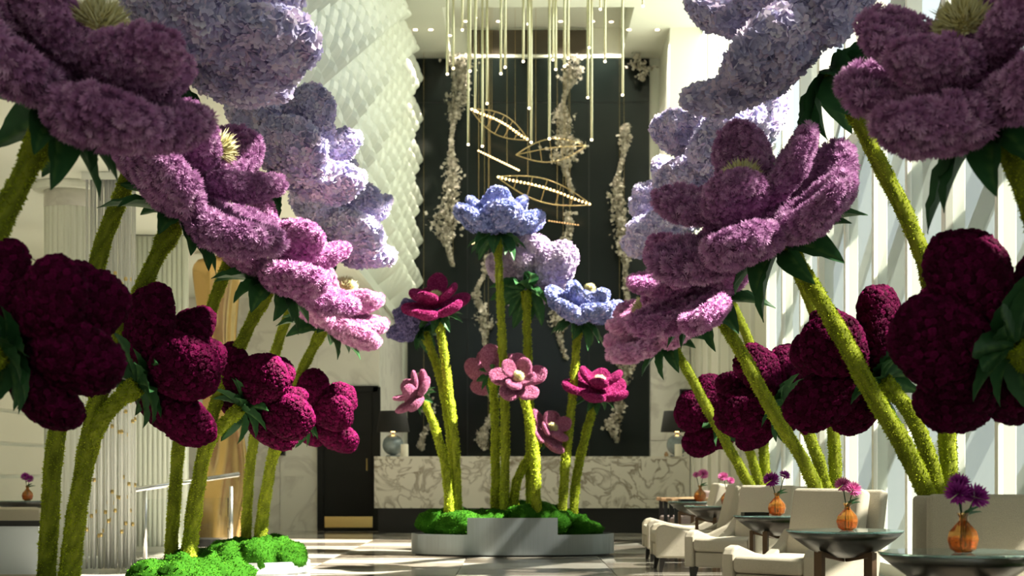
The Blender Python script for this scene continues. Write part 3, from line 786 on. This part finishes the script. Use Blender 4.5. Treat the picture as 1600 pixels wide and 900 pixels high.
# leaf-shaped chandeliers, taken for reflections in the dark glass, built as hanging objects
def chandelier(p0, p1, bow, nb, label, frame_=True, bulbmat='bulb', brad=.021, D=YB-1.3):
    a = wpt(*p0, D); c = wpt(*p1, D); t = thing('reflected_chandelier', label, 'chandelier', a, 0, 'reflected leaf-shaped chandeliers')
    d = c-a; up = Vector((-d.z, 0, d.x)).normalized()
    if up.z < 0: up = -up
    def P(t_, k): return (d*t_+up*(k*bow*math.sin(PI*t_)))[:]
    if frame_:
        fb = MB()
        for k in (-1, 1): fb.tube([P(q/14, k) for q in range(15)], .008, 5)
        fb.tube([(d*(q/14)+Vector((0, -bow*math.sin(PI*q/14), 0)))[:] for q in range(15)], .006, 5)
        for q in (.2, .35, .5, .65, .8): fb.tube([P(q, -1), P(q, 1)], .004, 4)
        fb.obj('wire_frame', 'brass_dull', t)
    MB().tube([P(0, 0), P(.5, .25*(1 if frame_ else 0)), P(1, 0)], .006, 5).obj('bulb_bar', 'brass_dull', t)
    for q in (.3, .7):
        e = P(q, 1 if frame_ else 0); MB().tube([e, (e[0], e[1], ZC+.62-a.z)], .0025, 4).obj('cord', 'brass_dull', t)
    me = MB().lathe([(brad*math.cos(x), brad*math.sin(x)) for x in np.linspace(-1.4, 1.4, 6)], 8).mesh('bulb', True)
    for q in range(nb):
        tt = (q+.5)/nb; o = link('bulb', me, bulbmat, t)
        e = P(tt, (.25*math.sin(PI*tt) if frame_ else 0)); o.location = (e[0], e[1]-.02, e[2])
chandelier((735, 170), (826, 219), .20, 20, 'reflected upper leaf-shaped wire chandelier with a row of bright bulbs')
chandelier((746, 235), (812, 267), .1, 18, 'reflected slim slanting bar of small amber bulbs under the upper chandelier', False, 'bulb', .015)
chandelier((776, 276), (924, 320), .22, 26, 'reflected lower wide leaf-shaped wire chandelier with glowing bulbs over the blue flower')
chandelier((806, 242), (916, 228), .22, 0, 'reflected unlit leaf-shaped wire chandelier crossing the wide garland')
chandelier((856, 345), (905, 352), .1, 12, 'reflected short bar of amber bulbs right of the tallest blue flower', False, 'bulb_far', .010)
chandelier((736, 381), (776, 376), .1, 10, 'reflected short bar of amber bulbs below the tallest blue flower', False, 'bulb', .015)

# brass rod pendants
tips = [(357,352),(385,325),(427,145),(463,338),(455,682),(490,88),(488,525),(521,690),(543,490),(608,350),(628,320),(713,293),(735,118),(740,512),(748,310),(750,672),(835,655),(852,285),(865,330),(906,315),(923,278),(1015,462),(1022,228),(1033,660),(1074,48),(1096,293),(1178,450),(1274,33)]
order = sorted(range(len(tips)), key=lambda i: tips[i][0])
for n_, i in enumerate(order):
    x, y = tips[i]; px, py = 580+x/3, y/3; D = 23.5+(i*37 % 10)*.28
    p = wpt(px, py, D); L = ZC-p.z
    ln = 'long' if py > 180 else 'medium-length' if py > 85 else 'short'
    t = thing('rod_pendant', '%s slim brass rod pendant with a lit tip hanging before the dark glass' % ln, 'pendant light', p, 0, '%s brass rod pendants' % ln)
    MB().lathe([(.019, .03), (.019, L)], 10).obj('rod', 'rod_brass', t, True)
    MB().lathe([(.010, 0), (.018, .006), (.018, .026), (.012, .03)], 10).obj('lit_tip', 'pendant_tip', t, True)
# recessed downlights
for n_, (px, py) in enumerate(((649, 46), (673, 46), (702, 55), (728, 33), (779, 33), (876, 33), (926, 33), (955, 55), (983, 46), (1027, 46))):
    D = F*(ZC-CH)/(HY-py); x = (px-VX)*D/F; inrec = (-1.3 < x < 2.0 and D > 28.3)
    z = ZC+(.62 if inrec else 0)
    if inrec: D = F*(z-CH)/(HY-py); D = min(D, 31.4); x = (px-VX)*D/F
    t = thing('downlight', 'small recessed warm downlight in the %s' % ('ceiling recess' if inrec else 'white ceiling'), 'downlight', (x, D, z), 0, 'recessed downlights in the '+('recess' if inrec else 'ceiling'))
    MB().lathe([(.065, -.006), (.065, 0), (.042, 0), (.042, -.006)], 18, cap=False).obj('trim_ring', 'white_paint', t)
    MB().lathe([(.042, -.012), (.042, -.002)], 18).obj('lens', 'downlight', t)
    ld = bpy.data.lights.new('downlight_beam', 'SPOT'); ld.energy = 260; ld.color = (1, .90, .76); ld.spot_size = math.radians(95); ld.spot_blend = .8; ld.shadow_soft_size = .05
    lo = bpy.data.objects.new('downlight_beam', ld); COL.objects.link(lo); lo.parent = t; lo.location = (0, 0, -.03)

# ================================================================== LOUNGE
def rbox(b0, b1): return MB().box(b0, b1)
def armchair(x, y, rz, label, group='cream armchairs of the right row', w=.74, d=.80):
    t = thing('armchair', label, 'armchair', (x, y, 0), rz, group); h = w/2
    MB().box((-h+.10, -d/2+.02, .14), (h-.10, d/2-.08, .27)).obj('seat_base', 'fabric', t, bevel=.015)
    MB().box((-h+.095, -d/2-.01, .275), (h-.095, d/2-.16, .39)).obj('seat_cushion', 'fabric', t, True, bevel=.035, seg=4)
    for s in (-1, 1):
        prof = [(-d/2, .14), (-d/2, .40), (-d/2+.03, .445), (-d/2+.09, .46), (-d/2+.30, .40), (d/2-.30, .37), (d/2-.12, .46), (d/2-.02, .56), (d/2+.03, .14)]
        n = len(prof); x0, x1 = (h-.095, h) if s > 0 else (-h, -h+.095)
        V = [(x0, a, b_) for a, b_ in prof]+[(x1, a, b_) for a, b_ in prof]
        Fc = [tuple(range(n)), tuple(range(2*n-1, n-1, -1))]+[(i, i+n, (i+1) % n+n, (i+1) % n) for i in range(n)]
        MB().add(V, Fc).obj('arm', 'fabric', t, bevel=.018)
    M = Matrix.Translation((0, d/2-.17, .30)) @ Matrix.Rotation(math.radians(-14), 4, 'X')
    MB().box((-h+.085, .0, 0), (h-.085, .13, .57), M).obj('back_cushion', 'fabric', t, True, bevel=.035, seg=4)
    M = Matrix.Translation((0, d/2-.05, .14)) @ Matrix.Rotation(math.radians(-13), 4, 'X')
    MB().box((-h+.01, .0, 0), (h-.01, .09, .72), M).obj('back_shell', 'fabric', t, True, bevel=.025, seg=3)
    for sx in (-1, 1):
        for sy in (-1, 1):
            cx, cy = sx*(h-.06), sy*(d/2-.07)
            V = [(cx-.03, cy-.03, .145), (cx+.03, cy-.03, .145), (cx+.03, cy+.03, .145), (cx-.03, cy+.03, .145)]+[(cx+a*.014, cy+sy*.02+b_*.014, 0) for a, b_ in ((-1, -1), (1, -1), (1, 1), (-1, 1))]
            MB().add(V, [(0, 1, 2, 3), (7, 6, 5, 4), (0, 4, 5, 1), (1, 5, 6, 2), (2, 6, 7, 3), (3, 7, 4, 0)]).obj('leg', 'chair_leg', t)
    return t
R = math.radians
armchair(1.78, 17.5, R(-90), 'cream armchair facing the aisle nearest the reception desk')
armchair(1.72, 15.72, R(-90), 'cream armchair facing the aisle beside the far planter stems')
armchair(1.98, 14.0, R(-40), 'cream armchair turned to the aisle behind the third glass table')
armchair(1.93, 11.0, R(-42), 'cream armchair beside the moss planter behind the second glass table')
armchair(2.26, 7.75, R(-16), 'large front cream armchair behind the nearest glass table')
TZ = .62
def side_table(x, y, label, r=.34, rot=.3):
    t = thing('bowl_table', label, 'table', (x, y, 0), rot, 'glass-topped bowl tables')
    MB().lathe([(.02, TZ-.165), (r*.3, TZ-.158), (r*.6, TZ-.115), (r*.85, TZ-.055), (r*.99, TZ-.012), (r*.97, TZ-.012), (r*.82, TZ-.045), (r*.55, TZ-.10), (.02, TZ-.145)], 40).obj('bowl', 'bowl_metal', t, True)
    MB().lathe([(r-.004, TZ-.010), (r, TZ-.007), (r, TZ-.002), (r-.004, TZ)], 48).obj('glass_top', 'glass_green', t)
    for k in range(4):
        a = k*PI/2; c, s = math.cos(a), math.sin(a); ft = .21
        M = Matrix.Rotation(a, 4, 'Z')
        MB().box((ft-.02, -.02, 0), (ft+.012, .02, TZ-.125), M).obj('leg', 'bronze_leg', t)
        V = [(M @ Vector(q))[:] for q in ((.02, -.016, TZ-.185), (.02, .016, TZ-.185), (.02, .016, TZ-.16), (.02, -.016, TZ-.16), (ft, -.016, TZ-.15), (ft, .016, TZ-.15), (ft, .016, TZ-.118), (ft, -.016, TZ-.118))]
        MB().add(V, [(0, 3, 2, 1), (4, 5, 6, 7), (0, 1, 5, 4), (1, 2, 6, 5), (2, 3, 7, 6), (3, 0, 4, 7)]).obj('strut', 'bronze_leg', t)
    return t
BLOOM = None
def bloom_mesh():
    V = []; T = []; tt = []
    r = np.random.default_rng(8)
    for (n, ang, ln, wd2) in ((22, 5, 1, .11), (18, 28, .95, .11), (14, 50, .8, .10), (9, 74, .6, .09)):
        for q in range(n):
            a = 2*PI*(q+r.random()*.5)/n; e = R(ang+r.uniform(-6, 6)); c, s = math.cos(a), math.sin(a); b_ = len(V)
            for (u, y, lf) in ((.05, 0, 0), (.7, wd2, 0), (1, 0, .06), (.7, -wd2, 0)):
                x = u*ln*math.cos(e); V.append((c*x-s*y, s*x+c*y, u*ln*math.sin(e)+lf))
            T += [(b_, b_+1, b_+2), (b_, b_+2, b_+3)]; q2 = r.random(); tt += [q2*.3, q2, 1, q2]
    return trimesh('bloom', np.array(V), np.array(T), np.array(tt))
BLOOM = bloom_mesh()
leafy('posy_purple', [(0, (.16, .01, .14)), (.5, (.28, .02, .25)), (1, (.42, .06, .38))], .3)
leafy('posy_pink', [(0, (.45, .05, .25)), (.5, (.62, .10, .36)), (1, (.75, .28, .50))], .3)
def vase(px, D, label, plabel, blooms, mat, z=TZ, sc=1.0):
    p = wpt(px, 0, D); t = thing('bud_vase', label, 'vase', (p.x, D, z), 0, 'amber bud vases')
    seg = 10
    prof = [(.024, 0), (.040, .010), (.048, .038), (.042, .062), (.024, .082), (.013, .094), (.012, .104), (.020, .118)]
    b_ = MB().lathe([(q*sc, h*sc) for q, h in prof], seg, cap=False); b_.f.append(tuple(range(seg))[::-1]); b_.obj('glass_body', 'amber_glass', t)
    b2 = MB().lathe([(q*sc*.82, (.006+h*.6)*sc) for q, h in prof[:4]], seg); b2.obj('water', 'amber_glass', t)
    t2 = thing('cut_flower_posy', plabel, 'flowers', (p.x, D, z+.02*sc), 0, 'posies in the bud vases')
    for (bx, by, bz, rad, tilt) in blooms:
        MB().tube([(0, 0, 0), (bx*.3*sc, by*.3*sc, .09*sc), (bx*sc, by*sc, bz*sc)], .0025*sc, 6).obj('stalk', 'leaf', t2)
        o = link('bloom', BLOOM, mat, t2); o.location = (bx*sc, by*sc, bz*sc); o.scale = (rad*sc,)*3
        o.rotation_euler = Vector((bx*8, -1.0+tilt, .7)).to_track_quat('Z', 'Y').to_euler()
    for (lx, lz, rz) in ((.02, .10, .3), (.03, .13, -.5)):
        o = link('leaf', LEAF, 'leaf', t2); o.location = (0, 0, .08*sc); o.scale = (.22*sc,)*3; o.rotation_euler = (0, -.7+rz*.4, rz)
TBL = [(1500, 370.0, 'front glass-topped bowl table before the large armchair'), (1320, 267.0, 'glass-topped bowl table before the second armchair and planter stems'),
       (1213, 197.0, 'glass-topped bowl table between the third armchair and its planter'), (1120, 151.0, 'glass-topped bowl table between the two armchairs facing the aisle'), (1088, 131.0, 'glass-topped bowl table farthest along the row by the desk')]
for k, (px, s, lb) in enumerate(TBL):
    D = F/s; side_table((px-VX)/s, D, lb, .34, .3+.35*k)
bl = [[(-.022, -.02, .155, .045, 0), (.03, -.02, .145, .048, .2), (-.01, .01, .185, .038, .3)], [(-.02, 0, .175, .04, 0), (.02, -.02, .155, .042, .2)], [(-.03, 0, .165, .05, 0), (.04, .0, .19, .035, .4)], [(-.03, 0, .17, .04, .1), (.02, 0, .145, .03, 0)], [(-.03, 0, .175, .03, .3), (.02, -.01, .18, .048, 0)]]
for k, (px, s, mt) in enumerate(((1505, 370., 'posy_purple'), (1324, 267., 'posy_pink'), (1214, 197., 'posy_purple'), (1137, 151., 'posy_pink'), (1094, 131., 'posy_pink'))):
    nm = ['front', 'second', 'third', 'fourth', 'farthest'][k]
    vase(px, F/s-.03, 'faceted amber glass bud vase on the %s bowl table' % nm, '%s chrysanthemum posy in the vase on the %s bowl table' % (['deep purple', 'magenta', 'purple', 'pink', 'bright pink'][k], nm), bl[k], mt, TZ, [1.4, 1.35, 1.5, 1.55, 1.6][k])
for px, s, nm in ((1181, 197., 'third'), (1075, 131., 'farthest')):
    x = (px-VX)/s
    t = thing('menu_tray', 'flat black tray lying on the %s bowl table' % nm, 'tray', (x, F/s+.05, TZ), .1)
    MB().box((-.10, -.06, 0), (.10, .06, .008)).obj('tray_base', 'black', t); 
    for bx in (((-.10, -.06, .008), (.10, -.05, .022)), ((-.10, .05, .008), (.10, .06, .022)), ((-.10, -.05, .008), (-.09, .05, .022)), ((.09, -.05, .008), (.10, .05, .022))):
        MB().box(*bx).obj('rim', 'black', t)
# wood-armed chairs beyond the row
for k, (px, D) in enumerate(((1030, 21.6), (1046, 20.6))):
    s = F/D; x = (px-VX)/s+.35
    t = thing('wood_chair', ['mauve upholstered chair with wooden arms beyond the tables, closest to the desk', 'mauve upholstered chair with black frame next to the farthest bowl table'][k], 'chair', (x, D, 0), R(-90), 'mauve chairs')
    MB().box((-.3, -.32, .2), (.3, .3, .38)).obj('seat', 'fabric_mauve', t, bevel=.03, seg=3)
    MB().box((-.3, .22, .38), (.3, .34, .72)).obj('backrest', 'fabric_mauve', t, bevel=.03, seg=3)
    for sx in (-1, 1):
        MB().box((sx*.34-.035, -.36, .58), (sx*.34+.035, .34, .63)).obj('arm_rest', 'wood', t, bevel=.012)
        for yy in (-.32, .28): MB().box((sx*.34-.025, yy, 0), (sx*.34+.025, yy+.05, .58)).obj('leg', 'black', t)

# ================================================================== LEFT SIDE
DCo = F/155.; xco = (109-VX)/155.
col = thing('fluted_column', 'white fluted column with smooth drum top beside the rod curtain', 'column', (xco, DCo, 0))
seg = 72; V = []; Fc = []; rr = .25
for z in (0.12, 3.62):
    for j in range(seg):
        a = 2*PI*j/seg; q = rr*(1-.05*(1 if j % 3 == 0 else 0)); V.append((q*math.cos(a), q*math.sin(a), z))
for j in range(seg): Fc.append((j, (j+1) % seg, seg+(j+1) % seg, seg+j))
MB().add(V, Fc).obj('fluted_shaft', 'white_paint', col)
MB().lathe([(rr*1.01, 3.62), (rr*1.01, ZM)], 40).obj('drum_top', 'marble_wall', col, True)
MB().lathe([(rr*1.15, 0), (rr*1.15, .1), (rr*1.05, .12)], 40).obj('base', 'white_paint', col)
MB().lathe([(rr*1.4, ZM-.07), (rr*1.5, ZM-.03), (rr*1.5, ZM-.005)], 40).obj('top_ring', 'white_paint', col)
# acrylic rods with brass couplings
DRo = 15.6; sR = F/DRo
rc = thing('rod_curtain', 'curtain of hanging clear acrylic rods with brass couplings beside the fluted column', 'curtain', ((176-VX)/sR, DRo, 0))
MB().box((-.25, -.2, ZM-.08), (.25, .2, ZM-.005)).obj('top_rail', 'chrome', rc)
rodm = MB().lathe([(.0115, .03), (.0115, ZM-.08)], 8).mesh('acrylic_rod', True)
cpm = MB().lathe([(.013, 0), (.017, .008), (.017, .03), (.013, .038)], 8).mesh('coupling', True)
for k in range(26):
    x = -.22+.44*(k+.5)/26+random.uniform(-.006, .006); y = [-.14, -.05, .05, .14][k % 4]
    rd = link('acrylic_rod', rodm, 'glass_rod', rc); rd.location = (x, y, 0)
    for z in (random.uniform(.3, .9), random.uniform(1.3, 1.9), random.uniform(2.3, 2.9)):
        c = link('coupling', cpm, 'brass', rd); c.location = (0, 0, z)
# fluted white panel screen behind the rail
DS = 19.5; sS = F/DS
sc_ = thing('fluted_screen', 'white vertically ribbed screen panel behind the handrail', 'screen', ((238-VX)/sS, DS, 0))
for k in range(14):
    x = -.42+.84*k/14; MB().lathe([(.033, .06), (.033, ZM-.02)], 10, (x+.03, 0, 0)).obj('rib', 'clad_white', sc_, True)
MB().box((-.43, .03, 0), (.43, .06, ZM-.005)).obj('backing', 'clad_white', sc_)
MB().box((-.43, -.05, 0), (.43, .03, .06)).obj('sill', 'white_paint', sc_)
# handrail
DH = 17.6; a = wpt(205, 766, DH-.8); c = wpt(372, 748, DH+.9)
hr = thing('handrail', 'slim steel handrail with glass infill before the gold sculpture', 'railing', (a.x, a.y, 0))
d = c-a
MB().tube([(0, 0, a.z), (d.x, d.y, c.z+.05)], .028, 12).obj('rail', 'chrome', hr, True)
for q in (.12, .55, .93):
    MB().tube([(d.x*q, d.y*q, 0), (d.x*q, d.y*q, a.z+.04*q-.01)], .022, 10).obj('post', 'chrome', hr, True)
for q0, q1 in ((.15, .52), (.58, .90)):
    n = Vector((-d.y, d.x, 0)).normalized()*.005
    V = []
    for q, z in ((q0, .08), (q1, .08), (q1, a.z-.10), (q0, a.z-.10)):
        V += [(d.x*q+n.x, d.y*q+n.y, z), (d.x*q-n.x, d.y*q-n.y, z)]
    MB().add(V, [(0, 2, 4, 6), (1, 7, 5, 3), (0, 1, 3, 2), (2, 3, 5, 4), (4, 5, 7, 6), (6, 7, 1, 0)]).obj('glass_infill', 'clear_glass', hr)
# gold sculpture: tall twisting draped form
DG = 21.0; sG = F/DG; gx = (343-VX)/sG
gs = thing('gold_sculpture', 'tall polished gold draped sculpture rising behind the handrail', 'sculpture', (gx, DG, 0))
nu, nv = 40, 60; V = []; Q = []; Htop = CH+(HY-400)/sG
Htop = min(Htop, ZM-.05)
for j in range(nv+1):
    t = j/nv; z = .12+(Htop-.12)*t
    rx = .26+.05*math.sin(t*7+.6)+.06*(1-t)**3; ry = .22+.04*math.cos(t*6)
    if t > .94: k_ = math.sqrt(max(0, 1-((t-.94)/.06)**2))*.85+.15; rx *= k_; ry *= k_
    if t < .62 and t > .08: pinch = .25*math.sin((t-.08)/.54*PI)
    else: pinch = 0
    for i in range(nu):
        a_ = 2*PI*i/nu; f = 1-pinch*max(0, math.cos(2*(a_-PI/2-.5*t)))*.9+.06*math.sin(3*a_+t*9)+.05*math.sin(7*a_-t*6)
        V.append((rx*f*math.cos(a_)+.05*math.sin(t*5), ry*f*math.sin(a_), z))
for j in range(nv):
    for i in range(nu): Q.append((j*nu+i, j*nu+(i+1) % nu, (j+1)*nu+(i+1) % nu, (j+1)*nu+i))
Q.append(tuple(nv*nu+i for i in range(nu)))
MB().add(V, Q).obj('draped_form', 'gold_sculpt', gs, True)
MB().lathe([(.34, 0), (.34, .10), (.30, .12)], 40).obj('pedestal', 'black', gs)
# far left seating corner
DL = F/120.
t = thing('low_screen', 'pale patterned low screen with black top rim at the lounge corner', 'screen', ((25-VX)/175., F/175., 0))
MB().box((-.30, 0, .05), (.20, .04, .48)).obj('panel', 'planter_white', t)
MB().box((-.32, -.02, .48), (.22, .06, .53)).obj('top_rim', 'black', t)
for x in (-.30, .18): MB().box((x, 0, 0), (x+.03, .04, .05)).obj('foot', 'black', t)
DT = F/127.; xt = (36-VX)/127.
side_table(xt, DT, 'dark bowl table before the marble wall in the far left corner', .34, .2)
vase(43, DT-.03, 'amber bud vase on the far left corner table', 'purple posy in the vase on the far left corner table', bl[1], 'posy_purple', TZ, 1.5)
armchair((38-VX)/136., F/136., R(180), 'low cream armchair with its back turned, before the corner table by the marble wall', 'corner armchair').scale = (1, 1, .68)
p = thing('red_notice', 'small red notice on the white wall past the burgundy flowers', 'sign', (XR-.08, F*XR/303., 1.35))
MB().box((-.01, -.12, 0), (.01, .12, .12)).obj('plate', 'red_sign', p)
MB().box((-.014, -.13, -.01), (-.01+.0, .13, .0)).obj('lip', 'white_paint', p)
# planter spotlight
x, y = -2.5+.0, DP[2]-.30
t = thing('planter_spotlight', 'small black uplight among the moss at the foot of the left stems', 'light', (x, y, .19), 0)
MB().lathe([(.035, .0), (.035, .10), (.030, .10), (.028, .085)], 16).obj('housing', 'light_shell', t, True)
MB().lathe([(.027, .083), (.027, .088)], 16).obj('lens', 'warm_bulb', t)
